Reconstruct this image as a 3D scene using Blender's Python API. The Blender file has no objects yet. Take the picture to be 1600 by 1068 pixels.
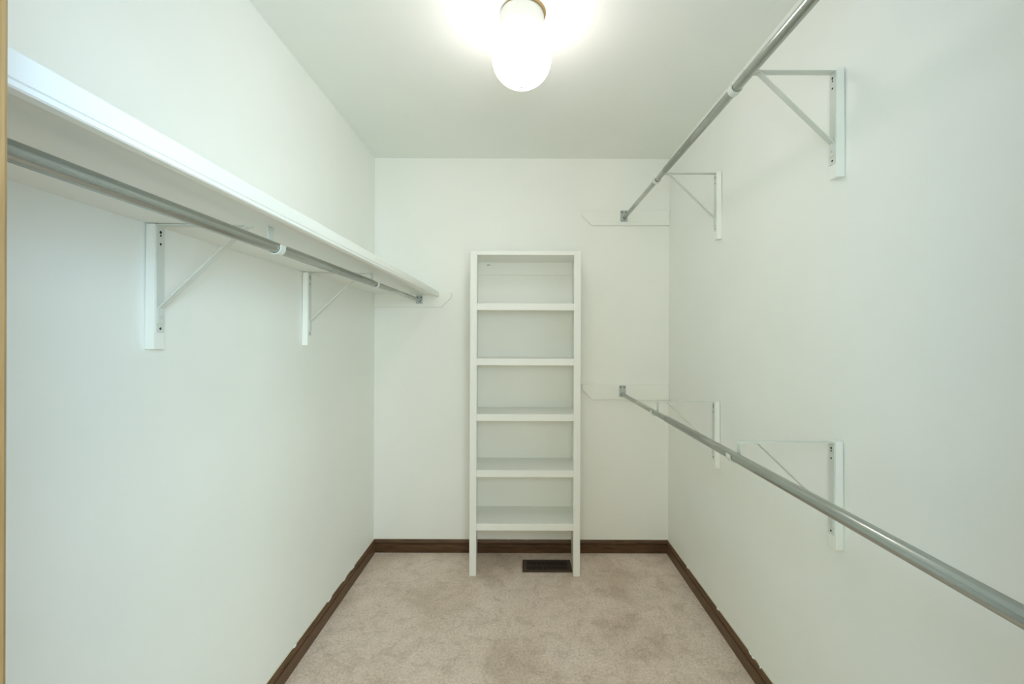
import bpy, bmesh, math, random
from mathutils import Vector, Matrix
random.seed(7)
PI = math.pi
SC = bpy.context.scene
COL = SC.collection

# ------------------------------------------------------------------ camera, light, exposure
W, DEP, HC = 0.913, 2.78, 2.44          # half width, back wall, ceiling height
FRONT = 0.32                            # inner face of the door wall
EYE = 1.31
cam = bpy.data.cameras.new('camera')
cam.sensor_width = 36.0
cam.lens = 36.0 * 700.0 / 1600.0
cam.shift_x = -15.0 / 1600.0
cam.shift_y = -2.0 / 1600.0
cam.clip_start = 0.01
co = bpy.data.objects.new('camera', cam)
co.location = (0, 0, EYE)
co.rotation_euler = (PI / 2, -0.0035, 0)
COL.objects.link(co)
SC.camera = co

wd = bpy.data.worlds.new('doorway_light')
SC.world = wd
wd.use_nodes = True
bgn = wd.node_tree.nodes['Background']
bgn.inputs[0].default_value = (0.62, 0.86, 1.0, 1)
bgn.inputs[1].default_value = 0.02

LAMP_STRENGTH = 11.2
LAMP_COLOR = (1.0, 0.915, 0.915, 1)

# lamps behind the doorway begin
def doorway_light(name, loc, target, sx, sy, power, color):
    l = bpy.data.lights.new(name, 'AREA')
    l.shape = 'RECTANGLE'
    l.size, l.size_y, l.energy, l.color = sx, sy, power, color
    o = bpy.data.objects.new(name, l)
    o.location = loc
    o.rotation_euler = (Vector(target) - Vector(loc)).to_track_quat('-Z', 'Y').to_euler()
    COL.objects.link(o)
# unseen right-hand window and photographer's flash; left and warm panels are added fill
doorway_light('bedroom_window_right', (1.0, -1.3, 1.5), (-0.5, 1.3, 1.3), 1.2, 1.4, 60.0, (0.76, 1.0, 0.99))
doorway_light('bedroom_fill_left', (-0.9, -1.3, 1.5), (0.5, 1.6, 1.2), 1.2, 1.4, 19.0, (0.72, 1.0, 0.72))  # added fill for the far right corner, no window known there
doorway_light('bedroom_fill_warm', (0.0, -0.6, 1.2), (0.0, 2.0, 1.2), 0.7, 1.9, 10.5, (1.0, 0.72, 0.36))  # added warm fill panel behind the doorway, no such lamp known
fl = bpy.data.lights.new('camera_flash', 'POINT')
fl.shadow_soft_size, fl.energy, fl.color = 0.12, 19.0, (0.40, 0.62, 1.0)
fo = bpy.data.objects.new('camera_flash', fl)
fo.location = (0.08, -0.03, 1.50)
COL.objects.link(fo)
# lamps behind the doorway end

vs = SC.view_settings
vs.view_transform = 'Standard'
vs.look = 'None'
vs.exposure = 0.14
vs.gamma = 1.0
vs.use_curve_mapping = False
SC.cycles.max_bounces = 16
SC.cycles.diffuse_bounces = 10
SC.cycles.use_denoising = True

# ------------------------------------------------------------------ helpers
def obj(name, bm, mat, parent=None, smooth=False, loc=None):
    me = bpy.data.meshes.new(name)
    bmesh.ops.recalc_face_normals(bm, faces=bm.faces[:])
    bm.to_mesh(me)
    bm.free()
    if smooth:
        for p in me.polygons:
            p.use_smooth = True
    if mat:
        me.materials.append(mat)
    o = bpy.data.objects.new(name, me)
    COL.objects.link(o)
    if loc:
        o.location = loc
    if parent:
        o.parent = parent
        o.matrix_parent_inverse = Matrix.Translation(-Vector(parent.location))
    return o

def tag(o, label=None, cat=None, group=None, kind=None):
    if label: o['label'] = label
    if cat: o['category'] = cat
    if group: o['group'] = group
    if kind: o['kind'] = kind
    return o

def thing(name, loc, label, cat, group=None):
    o = bpy.data.objects.new(name, None)
    o.empty_display_size = 0.05
    o.location = loc
    COL.objects.link(o)
    return tag(o, label, cat, group)

def bevel(bm, w, seg=2, ang=0.6):
    es = [e for e in bm.edges if len(e.link_faces) == 2 and e.calc_face_angle(0) > ang]
    if es and w > 0:
        bmesh.ops.bevel(bm, geom=es, offset=w, segments=seg, profile=0.5, affect='EDGES', clamp_overlap=True)

def add_box(bm, x0, x1, y0, y1, z0, z1):
    vs_ = [bm.verts.new(p) for p in ((x0,y0,z0),(x1,y0,z0),(x1,y1,z0),(x0,y1,z0),
                                     (x0,y0,z1),(x1,y0,z1),(x1,y1,z1),(x0,y1,z1))]
    for f in ((0,1,2,3),(4,5,6,7),(0,1,5,4),(1,2,6,5),(2,3,7,6),(3,0,4,7)):
        bm.faces.new([vs_[i] for i in f])
    return vs_

def box(x0, x1, y0, y1, z0, z1, bev=0.0, seg=2):
    bm = bmesh.new()
    add_box(bm, x0, x1, y0, y1, z0, z1)
    bmesh.ops.recalc_face_normals(bm, faces=bm.faces[:])
    if bev: bevel(bm, bev, seg)
    return bm

def loft(rings, closed_caps=True, bm=None):
    """rings: list of equal-length point loops"""
    bm = bm or bmesh.new()
    vr = [[bm.verts.new(p) for p in r] for r in rings]
    n = len(rings[0])
    for a, b in zip(vr, vr[1:]):
        for i in range(n):
            j = (i + 1) % n
            bm.faces.new((a[i], a[j], b[j], b[i]))
    if closed_caps:
        bm.faces.new(vr[0]); bm.faces.new(list(reversed(vr[-1])))
    return bm

def prism_y(pts, y0, y1, bev=0.0):
    bm = loft([[(x, y0, z) for x, z in pts], [(x, y1, z) for x, z in pts]])
    bmesh.ops.recalc_face_normals(bm, faces=bm.faces[:])
    if bev: bevel(bm, bev)
    return bm

def tube(p0, p1, r, seg=24, wall=0.0015, hollow=True):
    p0, p1 = Vector(p0), Vector(p1)
    d = (p1 - p0).normalized()
    u = d.cross(Vector((0, 0, 1))).normalized(); v = d.cross(u)
    def ring(c, rr):
        return [tuple(c + u * (rr * math.cos(2*PI*k/seg)) + v * (rr * math.sin(2*PI*k/seg))) for k in range(seg)]
    c = min(0.0007, r * 0.2)
    rings = [ring(p0, r - c), ring(p0 + d*c, r), ring(p1 - d*c, r), ring(p1, r - c)]
    if hollow:
        rings = [ring(p0 + d*0.03, 0.0005), ring(p0 + d*0.03, r - wall), ring(p0, r - wall)] + rings \
              + [ring(p1, r - wall), ring(p1 - d*0.03, r - wall), ring(p1 - d*0.03, 0.0005)]
    return loft(rings)

def lathe(prof, c, seg=48):
    """prof: (r, z) from top to bottom around the z axis at c"""
    rings = [[(c[0] + max(r, 1e-4)*math.cos(2*PI*k/seg), c[1] + max(r, 1e-4)*math.sin(2*PI*k/seg), c[2] + z)
              for k in range(seg)] for r, z in prof]
    return loft(rings)

def disc_x(x, y, z, r, t, sgn, seg=16):
    """low domed screw head facing the room along -sgn*x"""
    rings = []
    for rr, dx in ((r, 0), (r, t*0.4), (r*0.75, t*0.85), (r*0.3, t)):
        rings.append([(x - sgn*dx, y + rr*math.cos(2*PI*k/seg), z + rr*math.sin(2*PI*k/seg)) for k in range(seg)])
    return loft(rings)

def disc_y(x, y, z, r, t, seg=16):
    rings = []
    for rr, dy in ((r, 0), (r, t*0.4), (r*0.75, t*0.85), (r*0.3, t)):
        rings.append([(x + rr*math.cos(2*PI*k/seg), y - dy, z + rr*math.sin(2*PI*k/seg)) for k in range(seg)])
    return loft(rings)

def strap(path, yc, w, t, conv):
    """flat strip swept along a path of (u, z); conv maps (u, y, z) to the world"""
    n = len(path)
    P = [Vector((p[0], p[1])) for p in path]
    rings = []
    for i in range(n):
        a = P[max(i-1, 0)]; b = P[min(i+1, n-1)]
        d1 = (P[i] - a).normalized() if i > 0 else (b - P[i]).normalized()
        d2 = (b - P[i]).normalized() if i < n-1 else d1
        d = (d1 + d2).normalized()
        nrm = Vector((-d.y, d.x))
        k = 1.0 / max(0.5, nrm.dot(Vector((-d1.y, d1.x))))
        h = nrm * (t * 0.5 * k)
        p, q = P[i] + h, P[i] - h
        rings.append([conv(p.x, yc - w/2, p.y), conv(p.x, yc + w/2, p.y),
                      conv(q.x, yc + w/2, q.y), conv(q.x, yc - w/2, q.y)])
    bm = loft(rings)
    bmesh.ops.recalc_face_normals(bm, faces=bm.faces[:])
    return bm

# ------------------------------------------------------------------ materials
def mat(name, color, rough=0.5, metal=0.0, spec=0.5):
    m = bpy.data.materials.new(name)
    m.use_nodes = True
    b = m.node_tree.nodes['Principled BSDF']
    b.inputs['Base Color'].default_value = (*color, 1)
    b.inputs['Roughness'].default_value = rough
    b.inputs['Metallic'].default_value = metal
    b.inputs['Specular IOR Level'].default_value = spec
    return m, m.node_tree, b

def N(nt, kind, **kw):
    n = nt.nodes.new(kind)
    for k, v in kw.items():
        if k in n.inputs: n.inputs[k].default_value = v
        else: setattr(n, k, v)
    return n

def ramp(nt, fac, stops):
    r = nt.nodes.new('ShaderNodeValToRGB')
    e = r.color_ramp.elements
    while len(e) < len(stops): e.new(0.5)
    for k, (p, c) in zip(e, stops):
        k.position = p
        k.color = (*c, 1) if len(c) == 3 else c
    nt.links.new(fac, r.inputs[0])
    return r

def bump(nt, b, height, strength, dist=0.001):
    n = N(nt, 'ShaderNodeBump')
    n.inputs['Strength'].default_value = strength
    n.inputs['Distance'].default_value = dist
    nt.links.new(height, n.inputs['Height'])
    nt.links.new(n.outputs[0], b.inputs['Normal'])

def coords(nt, scale=(1, 1, 1)):
    tc = N(nt, 'ShaderNodeTexCoord')
    mp = N(nt, 'ShaderNodeMapping')
    mp.inputs['Scale'].default_value = scale
    nt.links.new(tc.outputs['Object'], mp.inputs['Vector'])
    return mp.outputs[0]

def painted(name, c, rough, var=0.02, bscale=220, bstr=0.08, spec=0.4):
    m, nt, b = mat(name, c, rough, 0, spec)
    v = coords(nt)
    n1 = N(nt, 'ShaderNodeTexNoise', Scale=2.3, Detail=4.0, Roughness=0.55)
    nt.links.new(v, n1.inputs['Vector'])
    r = ramp(nt, n1.outputs['Fac'], [(0.3, tuple(x*(1-var) for x in c)), (0.7, tuple(min(1, x*(1+var*0.5)) for x in c))])
    nt.links.new(r.outputs[0], b.inputs['Base Color'])
    n2 = N(nt, 'ShaderNodeTexNoise', Scale=float(bscale), Detail=3.0)
    nt.links.new(v, n2.inputs['Vector'])
    bump(nt, b, n2.outputs['Fac'], bstr, 0.0006)
    return m

def brushed(name, c, rough, wear=(0.55, 0.53, 0.48)):
    """white shelf paint with brush strokes and small scuffs"""
    m, nt, b = mat(name, c, rough, 0, 0.4)
    v = coords(nt)
    n1 = N(nt, 'ShaderNodeTexNoise', Scale=38.0, Detail=6.0, Roughness=0.7)
    nt.links.new(v, n1.inputs['Vector'])
    r = ramp(nt, n1.outputs['Fac'], [(0.0, c), (0.72, c), (0.82, wear)])
    mx = N(nt, 'ShaderNodeMix', data_type='RGBA')
    mx.inputs[0].default_value = 0.35
    mx.inputs[6].default_value = (*c, 1)
    nt.links.new(r.outputs[0], mx.inputs[7])
    nt.links.new(mx.outputs[2], b.inputs['Base Color'])
    v2 = coords(nt, (12, 160, 160))
    n2 = N(nt, 'ShaderNodeTexNoise', Scale=2.0, Detail=3.0)
    nt.links.new(v2, n2.inputs['Vector'])
    bump(nt, b, n2.outputs['Fac'], 0.12, 0.0008)
    return m

M_WALL = painted('wall_paint', (0.87, 0.88, 0.845), 0.5)
M_CEIL = painted('ceiling_paint', (0.84, 0.86, 0.82), 0.7, bscale=160, bstr=0.12)
M_SHELF = brushed('shelf_paint', (0.85, 0.86, 0.82), 0.42)
M_CLEAT = brushed('cleat_paint', (0.86, 0.87, 0.83), 0.45)
M_BRACK = painted('bracket_paint', (0.66, 0.685, 0.64), 0.38, bscale=400, bstr=0.05)

def steel(name, c, rough):
    m, nt, b = mat(name, c, rough, 0.85, 0.5)
    v = coords(nt, (60, 1.5, 60))
    n = N(nt, 'ShaderNodeTexNoise', Scale=3.0, Detail=4.0)
    nt.links.new(v, n.inputs['Vector'])
    r = ramp(nt, n.outputs['Fac'], [(0.35, (rough*0.85,)*3), (0.65, (rough*1.2,)*3)])
    nt.links.new(r.outputs[0], b.inputs['Roughness'])
    return m
M_ROD = steel('satin_steel_tube', (0.40, 0.42, 0.385), 0.24)
M_ROD2 = steel('bright_steel_tube', (0.47, 0.49, 0.455), 0.24)
M_SOCK = steel('zinc_plate', (0.50, 0.54, 0.53), 0.35)
M_HOLE = mat('dark_screw', (0.035, 0.033, 0.03), 0.5, 0.4)[0]
M_RIVET = mat('rivet', (0.62, 0.64, 0.61), 0.35, 0.3)[0]

def wood(name, dark, light, rough, scale, chips=False, z_top=0.081):
    m, nt, b = mat(name, light, rough, 0, 0.35)
    v = coords(nt, scale)
    n = N(nt, 'ShaderNodeTexNoise', Scale=4.0, Detail=7.0, Roughness=0.62, Distortion=0.6)
    nt.links.new(v, n.inputs['Vector'])
    r = ramp(nt, n.outputs['Fac'], [(0.28, dark), (0.5, tuple((a+b_)/2 for a, b_ in zip(dark, light))), (0.75, light)])
    out = r.outputs[0]
    if chips:   # slivers of wall paint along the top edge
        tc = N(nt, 'ShaderNodeTexCoord')
        sp = N(nt, 'ShaderNodeSeparateXYZ')
        nt.links.new(tc.outputs['Object'], sp.inputs[0])
        n2 = N(nt, 'ShaderNodeTexNoise', Scale=9.0, Detail=5.0, Roughness=0.7)
        nt.links.new(tc.outputs['Object'], n2.inputs['Vector'])
        ma = N(nt, 'ShaderNodeMath', operation='MULTIPLY_ADD')
        nt.links.new(n2.outputs['Fac'], ma.inputs[0]); ma.inputs[1].default_value = 0.014
        nt.links.new(sp.outputs['Z'], ma.inputs[2])
        n3 = N(nt, 'ShaderNodeTexNoise', Scale=2.2, Detail=1.0)
        nt.links.new(tc.outputs['Object'], n3.inputs['Vector'])
        g3 = N(nt, 'ShaderNodeMath', operation='GREATER_THAN'); g3.inputs[1].default_value = 0.60
        nt.links.new(n3.outputs['Fac'], g3.inputs[0])
        g1 = N(nt, 'ShaderNodeMath', operation='GREATER_THAN'); g1.inputs[1].default_value = z_top + 0.0055
        nt.links.new(ma.outputs[0], g1.inputs[0])
        an = N(nt, 'ShaderNodeMath', operation='MULTIPLY')
        nt.links.new(g1.outputs[0], an.inputs[0]); nt.links.new(g3.outputs[0], an.inputs[1])
        g2 = N(nt, 'ShaderNodeMath', operation='GREATER_THAN'); g2.inputs[1].default_value = z_top - 0.0016
        nt.links.new(sp.outputs['Z'], g2.inputs[0])
        gt = N(nt, 'ShaderNodeMath', operation='MAXIMUM')
        nt.links.new(an.outputs[0], gt.inputs[0]); nt.links.new(g2.outputs[0], gt.inputs[1])
        mx = N(nt, 'ShaderNodeMix', data_type='RGBA')
        nt.links.new(gt.outputs[0], mx.inputs[0])
        nt.links.new(out, mx.inputs[6]); mx.inputs[7].default_value = (0.66, 0.62, 0.52, 1)
        out = mx.outputs[2]
    nt.links.new(out, b.inputs['Base Color'])
    bump(nt, b, n.outputs['Fac'], 0.2, 0.0008)
    return m
M_BASE_X = wood('stained_wood_back', (0.035, 0.016, 0.007), (0.150, 0.080, 0.038), 0.42, (2, 30, 30), True)
M_BASE_Y = wood('stained_wood_side', (0.062, 0.031, 0.014), (0.185, 0.100, 0.048), 0.42, (30, 2, 30), True)
M_OAK = wood('oak_door_jamb', (0.20, 0.12, 0.045), (0.34, 0.22, 0.095), 0.4, (30, 30, 1.6))

def carpet():
    m, nt, b = mat('carpet', (0.4, 0.34, 0.3), 0.95, 0, 0.1)
    v = coords(nt)
    big = N(nt, 'ShaderNodeTexNoise', Scale=3.1, Detail=5.0, Roughness=0.6, Distortion=0.5)
    mid = N(nt, 'ShaderNodeTexNoise', Scale=13.0, Detail=5.0, Roughness=0.7, Distortion=0.8)
    fine = N(nt, 'ShaderNodeTexNoise', Scale=95.0, Detail=5.0, Roughness=0.8)
    for n in (big, mid, fine): nt.links.new(v, n.inputs['Vector'])
    r1 = ramp(nt, big.outputs['Fac'], [(0.32, (0.650, 0.520, 0.420)), (0.48, (0.775, 0.635, 0.540)), (0.66, (0.840, 0.700, 0.615))])
    r2 = ramp(nt, mid.outputs['Fac'], [(0.30, (0.80, 0.78, 0.765)), (0.5, (1, 1, 1)), (0.7, (1.06, 1.06, 1.06))])
    r3 = ramp(nt, fine.outputs['Fac'], [(0.30, (0.66, 0.65, 0.64)), (0.64, (1.12, 1.12, 1.12))])
    a = N(nt, 'ShaderNodeMix', data_type='RGBA', blend_type='MULTIPLY'); a.inputs[0].default_value = 1
    nt.links.new(r1.outputs[0], a.inputs[6]); nt.links.new(r2.outputs[0], a.inputs[7])
    c = N(nt, 'ShaderNodeMix', data_type='RGBA', blend_type='MULTIPLY'); c.inputs[0].default_value = 1
    nt.links.new(a.outputs[2], c.inputs[6]); nt.links.new(r3.outputs[0], c.inputs[7])
    nt.links.new(c.outputs[2], b.inputs['Base Color'])
    b.inputs['Sheen Weight'].default_value = 0.15
    ad = N(nt, 'ShaderNodeMath', operation='MULTIPLY_ADD')
    nt.links.new(mid.outputs['Fac'], ad.inputs[0]); ad.inputs[1].default_value = 1.5
    nt.links.new(fine.outputs['Fac'], ad.inputs[2])
    bump(nt, b, ad.outputs[0], 0.6, 0.004)
    return m
M_CARPET = carpet()

M_GLASS, nt, b = mat('lit_opal_glass', (0.95, 0.94, 0.9), 0.25)
b.inputs['Emission Color'].default_value = LAMP_COLOR
b.inputs['Emission Strength'].default_value = LAMP_STRENGTH
M_PORC = mat('white_lamp_holder', (0.74, 0.75, 0.72), 0.3)[0]
M_BRASS = mat('aged_brass_rim', (0.42, 0.31, 0.14), 0.4, 0.7)[0]
M_VENT = mat('brown_enamelled_metal', (0.075, 0.047, 0.032), 0.4, 0.2)[0]
M_DUCT = mat('dark_duct', (0.012, 0.010, 0.009), 0.7)[0]

# ------------------------------------------------------------------ the room
def struct(name, bm, m, parent=None, label=None):
    o = obj(name, bm, m, parent)
    if parent is None: o['kind'] = 'structure'
    if label: o['label'] = label
    return o

T = 0.10
struct('floor', box(-W - T, W + T, -2.2, DEP + T, -T, 0), M_CARPET, None, 'worn pinkish taupe carpet covering the closet floor')
struct('ceiling', box(-W - T, W + T, 0.2, DEP + T, HC, HC + T), M_CEIL, None, 'flat white painted closet ceiling')
struct('wall_left', box(-W - T, -W, 0.2, DEP + T, 0, HC), M_WALL, None, 'white painted wall behind the long shelf on the left')
struct('wall_right', box(W, W + T, 0.2, DEP + T, 0, HC), M_WALL, None, 'white painted wall carrying two tiers of rod brackets')
struct('wall_back', box(-W, W, DEP, DEP + T, 0, HC), M_WALL, None, 'white painted end wall behind the narrow bookcase')
JL, JR, JH = -0.366, 0.40, 2.03
bm = bmesh.new()
add_box(bm, -W, JL - 0.02, 0.2, FRONT, 0, HC)
add_box(bm, JR + 0.02, W, 0.2, FRONT, 0, HC)
add_box(bm, JL - 0.02, JR + 0.02, 0.2, FRONT, JH + 0.02, HC)
struct('wall_front', bm, M_WALL, None, 'white painted wall with the doorway the view looks through')
struct('trim_1', box(JL - 0.02, JL, 0.18, FRONT, 0, JH, 0.003), M_OAK, None, 'tan oak door jamb at the left edge of the view')
struct('trim_2', box(JR, JR + 0.02, 0.18, FRONT, 0, JH, 0.003), M_OAK, None, 'tan oak door jamb on the right of the doorway')
struct('trim_3', box(JL - 0.02, JR + 0.02, 0.18, FRONT, JH, JH + 0.02, 0.003), M_OAK, None, 'tan oak head jamb over the doorway')

# moulded baseboards: profile (distance from the wall, height)
BP = [(0, 0), (0.0140, 0), (0.0140, 0.046), (0.0132, 0.0490), (0.0070, 0.0505), (0.0070, 0.0555),
      (0.0112, 0.0575), (0.0118, 0.064), (0.0088, 0.072), (0.0050, 0.079), (0.0035, 0.081), (0, 0.081)]
def baseboard(name, m, label, a, b_, conv):
    rings = [[conv(d, a, z, d) for d, z in BP], [conv(d, b_, z, -d) for d, z in BP]]
    return struct(name, loft(rings), m, None, label)
BL = baseboard('baseboard_left', M_BASE_Y, 'dark stained wood baseboard along the left wall', FRONT, DEP,
          lambda d, s, z, k: (-W + d, s + (k if s > 1 else 0), z))
BR = baseboard('baseboard_right', M_BASE_Y, 'dark stained wood baseboard along the right wall', FRONT, DEP,
          lambda d, s, z, k: (W - d, s + (k if s > 1 else 0), z))
baseboard('baseboard_back', M_BASE_X, 'dark stained wood baseboard along the end wall', -W, W,
          lambda d, s, z, k: (s + k, DEP - d, z))

# ragged laps of wall paint over the top edge of the side baseboards
rnd = random.Random(3)
def paint_lap(base, s, y, length):
    n = 7
    rings = []
    for i in range(n):
        k = i/(n - 1)
        drop = 0.0015 + (0.0055 * rnd.random() if 0 < i < n - 1 else 0)
        f = min(1.0, drop/0.009)
        yy = y + length*(k - 0.5)
        d0, z0, d1, z1 = 0.0034, 0.0812, 0.0034 + 0.0054*f, 0.0812 - 0.0092*f
        rings.append([(s*(W - d), yy, z) for d, z in ((d0, z0 + 0.0004), (d1 + 0.0005, z1 + 0.0003), (d1, z1), (d0, z0))])
    obj('paint_lap', loft(rings), M_WALL, base)
for y, ln in ((2.42, 0.05), (2.30, 0.07), (2.13, 0.05), (1.80, 0.03)):
    paint_lap(BL, -1, y, ln)
for y, ln in ((2.44, 0.03), (2.06, 0.025), (1.76, 0.05), (1.70, 0.02)):
    paint_lap(BR, 1, y, ln)

# ------------------------------------------------------------------ long shelf on the left wall
XO = -0.508                     # front of the nosing
y0s, y1s = FRONT, DEP - 0.019
t = thing('wall_shelf', (-W, (y0s + y1s)/2, EYE + 0.283),
          'long deep white painted shelf on the left wall above a hanging rod', 'shelf')
def shelf_sec(y, zi, zo):       # board: inner and outer underside heights
    return [(-W + 0.0005, y, EYE + zi), (XO - 0.019, y, EYE + zo), (XO - 0.019, y, EYE + zo + 0.0185), (-W + 0.0005, y, EYE + zi + 0.0185)]
bm = loft([shelf_sec(y0s, 0.2815, 0.271), shelf_sec(y1s, 0.285, 0.280)])
obj('shelf_board', bm, M_SHELF, t)
def nose_sec(y, zb, zt):
    pts = [(0.019, zb + 0.001), (0.017, zb), (0.0035, zb), (0.001, zb + 0.0015), (0.001, zb + 0.0055), (0.0028, zb + 0.0065), (0.0028, zb + 0.0078),
           (0, zb + 0.009), (0, zt - 0.0025), (0.0015, zt - 0.0006), (0.004, zt), (0.019, zt)]
    return [(XO - d, y, EYE + z) for d, z in pts]
bm = loft([nose_sec(y0s, 0.2505, 0.2905), nose_sec(y1s, 0.2705, 0.2995)])
tag(obj('nosing', bm, M_SHELF, t), 'raised front edge strip')

# ------------------------------------------------------------------ cleats on the end wall
def cleat(name, x_wall, x_tip, z0, z1, label, holes):
    s = 1 if x_wall > 0 else -1
    ch = 0.0635
    pts = [(x_wall, z0), (x_tip + s*ch, z0), (x_tip, z0 + ch), (x_tip, z1), (x_wall, z1)]
    pts = [(x, EYE + z) for x, z in pts]
    o = obj(name, prism_y(pts, DEP - 0.019, DEP, 0.003), M_CLEAT)
    tag(o, label, 'cleat', 'painted cleats on the end wall')
    for hx, hz in holes:
        obj('nail_head', disc_y(hx, DEP - 0.0188, EYE + hz, 0.0035, 0.0006), M_CLEAT, o)
    return o
cleat('wall_cleat', W - 0.001, 0.365, 0.714, 0.806, 'white cleat with clipped corner on the end wall under the upper rod end', [(0.72, 0.76), (0.44, 0.765)])
cleat('wall_cleat', W - 0.001, 0.373, -0.363, -0.269, 'white cleat with clipped corner right of the bookcase holding the lower rod end', [(0.75, -0.33), (0.50, -0.32)])
cleat('wall_cleat', -W + 0.001, -0.434, 0.2045, 0.2965, 'white cleat with clipped corner under the far end of the long left shelf', [(-0.479, 0.266), (-0.80, 0.25)])

# ------------------------------------------------------------------ hanging rods (telescoping tubes) and their end sockets
R1, R2 = 0.0133, 0.0112
def lerp(A, B, y):
    k = (y - A[1]) / (B[1] - A[1])
    return (A[0] + (B[0]-A[0])*k, y, A[2] + (B[2]-A[2])*k)
RODS = {}
def rod(key, A, B, ysplit, label):
    A = (A[0], A[1], EYE + A[2]); B = (B[0], B[1], EYE + B[2])
    RODS[key] = (A, B)
    mid = lerp(A, B, 1.6)
    t = thing('closet_rod', mid, label, 'closet rod', 'steel hanging rods')
    yb = DEP - 0.0215
    tag(obj('inner_tube', tube(lerp(A, B, ysplit - 0.12), lerp(A, B, yb), R2), M_ROD2, t, True), 'thinner far section sliding into the main tube')
    obj('outer_tube', tube(lerp(A, B, FRONT + 0.002), lerp(A, B, ysplit), R1), M_ROD, t, True)
rod('upper', (0.629, 2.74, 0.758), (0.608, 1.28, 0.7216), 1.93, 'steel hanging rod high along the right wall, near the ceiling')
rod('lower', (0.6214, 2.74, -0.328), (0.608, 1.28, -0.328), 1.90, 'steel hanging rod low along the right wall, below bookcase mid-height')
rod('left', (-0.627, 2.74, 0.246), (-0.602, 1.10, 0.225), 1.84, 'steel hanging rod running under the long left shelf')

def socket(key, x0, x1, z0, z1, label):
    A, B = RODS[key]
    c = lerp(A, B, DEP - 0.019)
    t = thing('rod_socket', (c[0], DEP - 0.019, EYE + (z0+z1)/2), label, 'rod socket', 'zinc rod end sockets')
    bm = box(x0, x1, DEP - 0.0215, DEP - 0.019, EYE + z0, EYE + z1)
    es = [e for e in bm.edges if abs(e.verts[0].co.y - e.verts[1].co.y) > 0.001]
    bmesh.ops.bevel(bm, geom=es, offset=0.005, segments=3, profile=0.5, affect='EDGES')
    obj('plate', bm, M_SOCK, t)
    # open cup: three quarter rim under the rod
    seg, rings = 20, []
    for k in range(seg + 1):
        a = PI*0.95 + (PI*1.1) * k/seg
        rin, rout = R2 + 0.0012, R2 + 0.0035
        yb, yf = DEP - 0.0215, DEP - 0.036
        rings.append([(c[0] + rin*math.cos(a), yb, c[2] + rin*math.sin(a)), (c[0] + rout*math.cos(a), yb, c[2] + rout*math.sin(a)),
                      (c[0] + rout*math.cos(a), yf, c[2] + rout*math.sin(a)), (c[0] + rin*math.cos(a), yf, c[2] + rin*math.sin(a))])
    obj('cup', loft(rings), M_SOCK, t, False)
    for sx in (x0 + 0.010, x1 - 0.010):
        obj('screw', disc_y(sx, DEP - 0.0214, EYE + z1 - 0.012, 0.0042, 0.0018), M_HOLE, t)
socket('upper', 0.606, 0.650, 0.734, 0.804, 'small zinc socket plate on the upper right cleat, holding the high rod end')
socket('lower', 0.602, 0.643, -0.344, -0.272, 'small zinc socket plate on the lower right cleat, holding the low rod end')
socket('left', -0.652, -0.610, 0.226, 0.277, 'small zinc socket plate under the far end of the long left shelf')

# ------------------------------------------------------------------ shelf and rod brackets
def bracket(side, y, za, key, label):
    """side +1 right wall, -1 left wall; y plane of the strap; za height of the arm top above the eye"""
    s = side
    za = EYE + za
    r = lerp(*RODS[key], y)
    ur, zr = W - abs(r[0]), r[2]
    conv = lambda u, yy, z: (s*(W - u), yy, z)
    t = thing('shelf_bracket', (s*W, y, za - 0.15), label, 'bracket', 'painted shelf and rod brackets')
    bt = 0.0235
    # wooden block behind the bracket
    xa, xb = sorted((s*(W - 0.0002), s*(W - bt)))
    zt = za + 0.004 if s > 0 else za
    bl = [(0.0004, za - 0.304), (bt, za - 0.304), (bt, zt), (0.0034, zt)]
    obj('mounting_block', prism_y([(s*(W - u), z) for u, z in bl], y - 0.016, y + 0.016, 0.0008), M_CLEAT, t)
    th, w = 0.0026, 0.0225
    u0 = bt + th/2
    bs = obj('back_strap', strap([(u0, za - 0.002), (u0, za - 0.264)], y, w, th, conv), M_BRACK, t)
    for dz, rr in ((0.018, 0.0036), (0.026, 0.0026), (0.047, 0.0030), (0.254, 0.0032)):
        obj('screw', disc_x(s*(W - bt - th), y, za - dz, rr, 0.0008, s, 12), M_HOLE, bs)
    # arm with a rounded bend at its tip
    ih = R1 + 0.0024
    ud = ur - ih                                   # drop on the wall side of the rod
    path = [(bt + 0.0005, za - th/2)]
    br = 0.007
    for k in range(0, 7):
        a = PI/2 * k/6
        path.append((ud - br + br*math.sin(a), za - th/2 - br + br*math.cos(a)))
    obj('support_arm', strap(path[:5], y, w, th, conv), M_BRACK, t)
    # hook: down, round under the rod and up in front
    hook = path[4:]
    if zr < hook[-1][1]: hook.append((ud, zr))
    n = 14
    for k in range(1, n + 1):
        a = PI + PI * 1.08 * k/n
        hook.append((ur + ih*math.cos(a), zr + ih*math.sin(a)))
    hook.append((hook[-1][0] + 0.003, hook[-1][1] + 0.003))
    obj('rod_hook', strap(hook, y, w, th, conv), M_BRACK, t)
    # brace
    ub = u0 + th
    bp = [(ub, za - 0.242), (ub, za - 0.204), (W - 0.676, za - 0.0042), (W - 0.664, za - 0.0042)]
    bo = obj('brace', strap(bp, y, 0.0190, th, conv), M_BRACK, t)
    obj('rivet', disc_x(s*(W - ub - th/2), y, za - 0.226, 0.0042, 0.0016, s, 14), M_RIVET, bo)
    return t
bracket(1, 1.282, 0.771, 'upper', 'white bracket nearest the viewer on the right wall, holding the high rod')
bracket(1, 2.06, 0.772, 'upper', 'white bracket holding the high rod near the far right corner')
bracket(1, 1.282, -0.2857, 'lower', 'white bracket nearest the viewer on the right wall, holding the low rod')
bracket(1, 2.07, -0.279, 'lower', 'white bracket holding the low rod near the far right corner')
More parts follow.
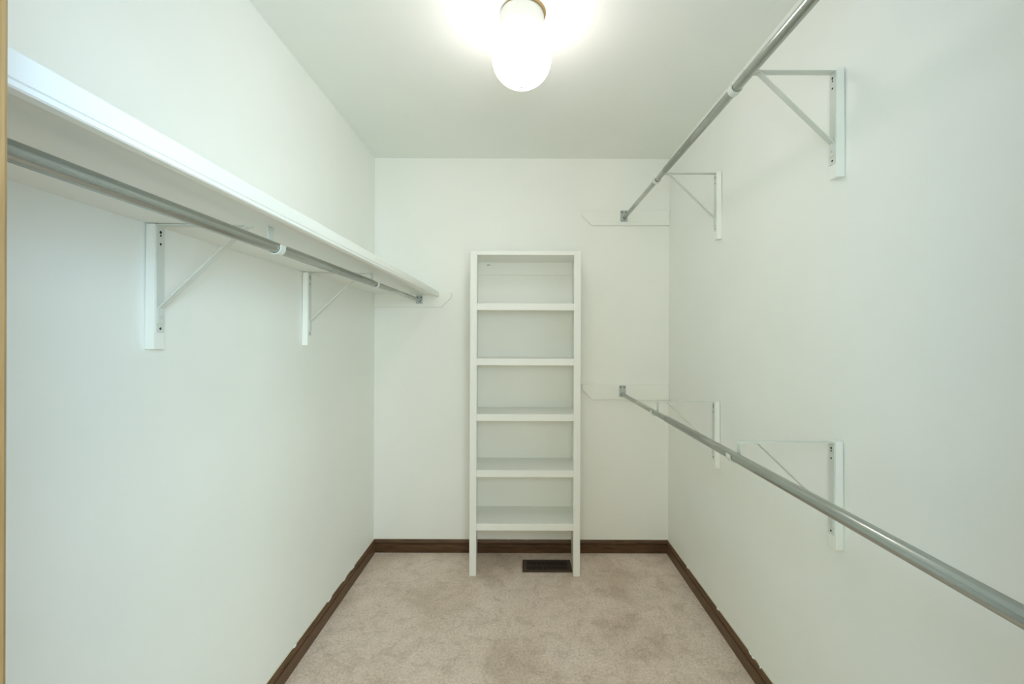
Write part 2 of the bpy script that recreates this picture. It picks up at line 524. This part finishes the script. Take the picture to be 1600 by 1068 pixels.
bracket(-1, 1.10, 0.2805, 'left', 'white bracket nearest the viewer under the long left shelf')
bracket(-1, 1.877, 0.2815, 'left', 'white bracket farther back under the long left shelf')

# ------------------------------------------------------------------ narrow bookcase
YF, YB = 2.491, 2.765
XL, XR = -0.287, 0.329
ZT = 1.8095
t = thing('bookcase', ((XL+XR)/2, (YF+YB)/2, 0), 'narrow tall white painted bookcase with five open shelves on the end wall', 'bookcase')
fr = 0.019
pt = 0.017
obj('side_panel', box(XL + 0.002, XL + 0.002 + pt, YF + fr, YB, 0, ZT - 0.019, 0.0008), M_SHELF, t)
obj('side_panel', box(XR - 0.002 - pt, XR - 0.002, YF + fr, YB, 0, ZT - 0.019, 0.0008), M_SHELF, t)
ST = 0.038
def stile(x0, x1):
    bm = box(x0, x1, YF, YF + fr, 0, ZT, 0.0016)
    return obj('stile', bm, M_SHELF, t)
stile(XL, XL + ST); stile(XR - ST, XR)
obj('top_panel', box(XL + 0.002, XR - 0.002, YF + fr, YB, ZT - 0.019, ZT, 0.0008), M_SHELF, t)
obj('top_rail', box(XL + ST, XR - ST, YF, YF + fr, ZT - 0.0225, ZT, 0.0012), M_SHELF, t)
xi0, xi1 = XL + 0.002 + pt, XR - 0.002 - pt
for k, z in enumerate((1.5177, 1.211, 0.9013, 0.5895, 0.2917)):
    sh = obj('shelf', box(xi0, xi1, YF + fr, YB - 0.005, z - 0.018, z, 0.0006), M_SHELF, t)
    obj('shelf_edge', box(XL + ST, XR - ST, YF + 0.0008, YF + fr, z - 0.0385, z + 0.0003, 0.0022), M_SHELF, sh)
obj('back_panel', box(xi0, xi1, YB - 0.005, YB, 0.262, ZT - 0.019), M_SHELF, t)
nl = obj('nailing_strip', box(xi0, xi1, YB - 0.0165, YB - 0.005, ZT - 0.096, ZT - 0.019, 0.001), M_SHELF, t)
for x, z in ((XL + 0.078, ZT - 0.037), (XL + 0.088, ZT - 0.036)):
    obj('nail_head', disc_y(x, YB - 0.0164, z, 0.0032, 0.0008), M_HOLE, nl)

# ------------------------------------------------------------------ floor register
vx0, vx1, vy0, vy1 = 0.010, 0.2925, 2.535, 2.668
t = thing('floor_register', ((vx0+vx1)/2, (vy0+vy1)/2, 0), 'dark brown metal floor vent set in the carpet under the bookcase', 'floor vent')
bm = bmesh.new()
rim = 0.018
for a in ((vx0, vx1, vy0, vy0 + rim), (vx0, vx1, vy1 - rim, vy1), (vx0, vx0 + rim + 0.006, vy0 + rim, vy1 - rim), (vx1 - rim - 0.006, vx1, vy0 + rim, vy1 - rim)):
    add_box(bm, a[0], a[1], a[2], a[3], 0.0005, 0.0075)
obj('frame', bm, M_VENT, t)
obj('duct_well', box(vx0 + 0.01, vx1 - 0.01, vy0 + 0.01, vy1 - 0.01, 0.0003, 0.0012), M_DUCT, t)
bm = bmesh.new()
n = 30
xa, xb = vx0 + rim + 0.006, vx1 - rim - 0.006
for i in range(n):
    x = xa + (xb - xa) * (i + 0.5)/n
    add_box(bm, x - 0.0015, x + 0.0015, vy0 + rim, vy1 - rim, 0.0015, 0.0065)
add_box(bm, xa, xb, (vy0+vy1)/2 - 0.002, (vy0+vy1)/2 + 0.002, 0.0015, 0.0068)
tag(obj('louvres', bm, M_VENT, t), kind='stuff')

# ------------------------------------------------------------------ ceiling lamp
LX, LY = -0.003, 1.545
t = thing('ceiling_lamp', (LX, LY, HC), 'lit opal white egg-shaped globe lamp on the ceiling', 'ceiling lamp')
c = (LX, LY, HC)
tag(obj('canopy', lathe([(0.060, 0), (0.0765, 0), (0.0775, -0.002), (0.0765, -0.006), (0.060, -0.007)], (LX + 0.006, LY, HC)), M_BRASS, t, False), 'thin aged brass rim against the ceiling')
obj('lamp_holder', lathe([(0.02, -0.004), (0.074, -0.0065), (0.0755, -0.012), (0.0755, -0.060), (0.0735, -0.069), (0.069, -0.071), (0.02, -0.071)], c), M_PORC, t, True)
prof = [(0.066, -0.068), (0.068, -0.074)]
zc, ra, rb_up, rb_dn = -0.162, 0.1010, 0.118, 0.092
for k in range(0, 33):
    a = PI * k/32
    z = math.cos(a); r = math.sin(a)
    if z > 0 and (r < 0.70 or zc + rb_up*z > -0.078): continue
    prof.append((ra * r, zc + (rb_up if z > 0 else rb_dn) * z))
obj('globe', lathe(prof, c, 64), M_GLASS, t, True)
obj('finial', lathe([(0.004, zc - rb_dn + 0.002), (0.006, zc - rb_dn - 0.001), (0.004, zc - rb_dn - 0.004), (0.001, zc - rb_dn - 0.005)], c, 16), M_PORC, t, True)
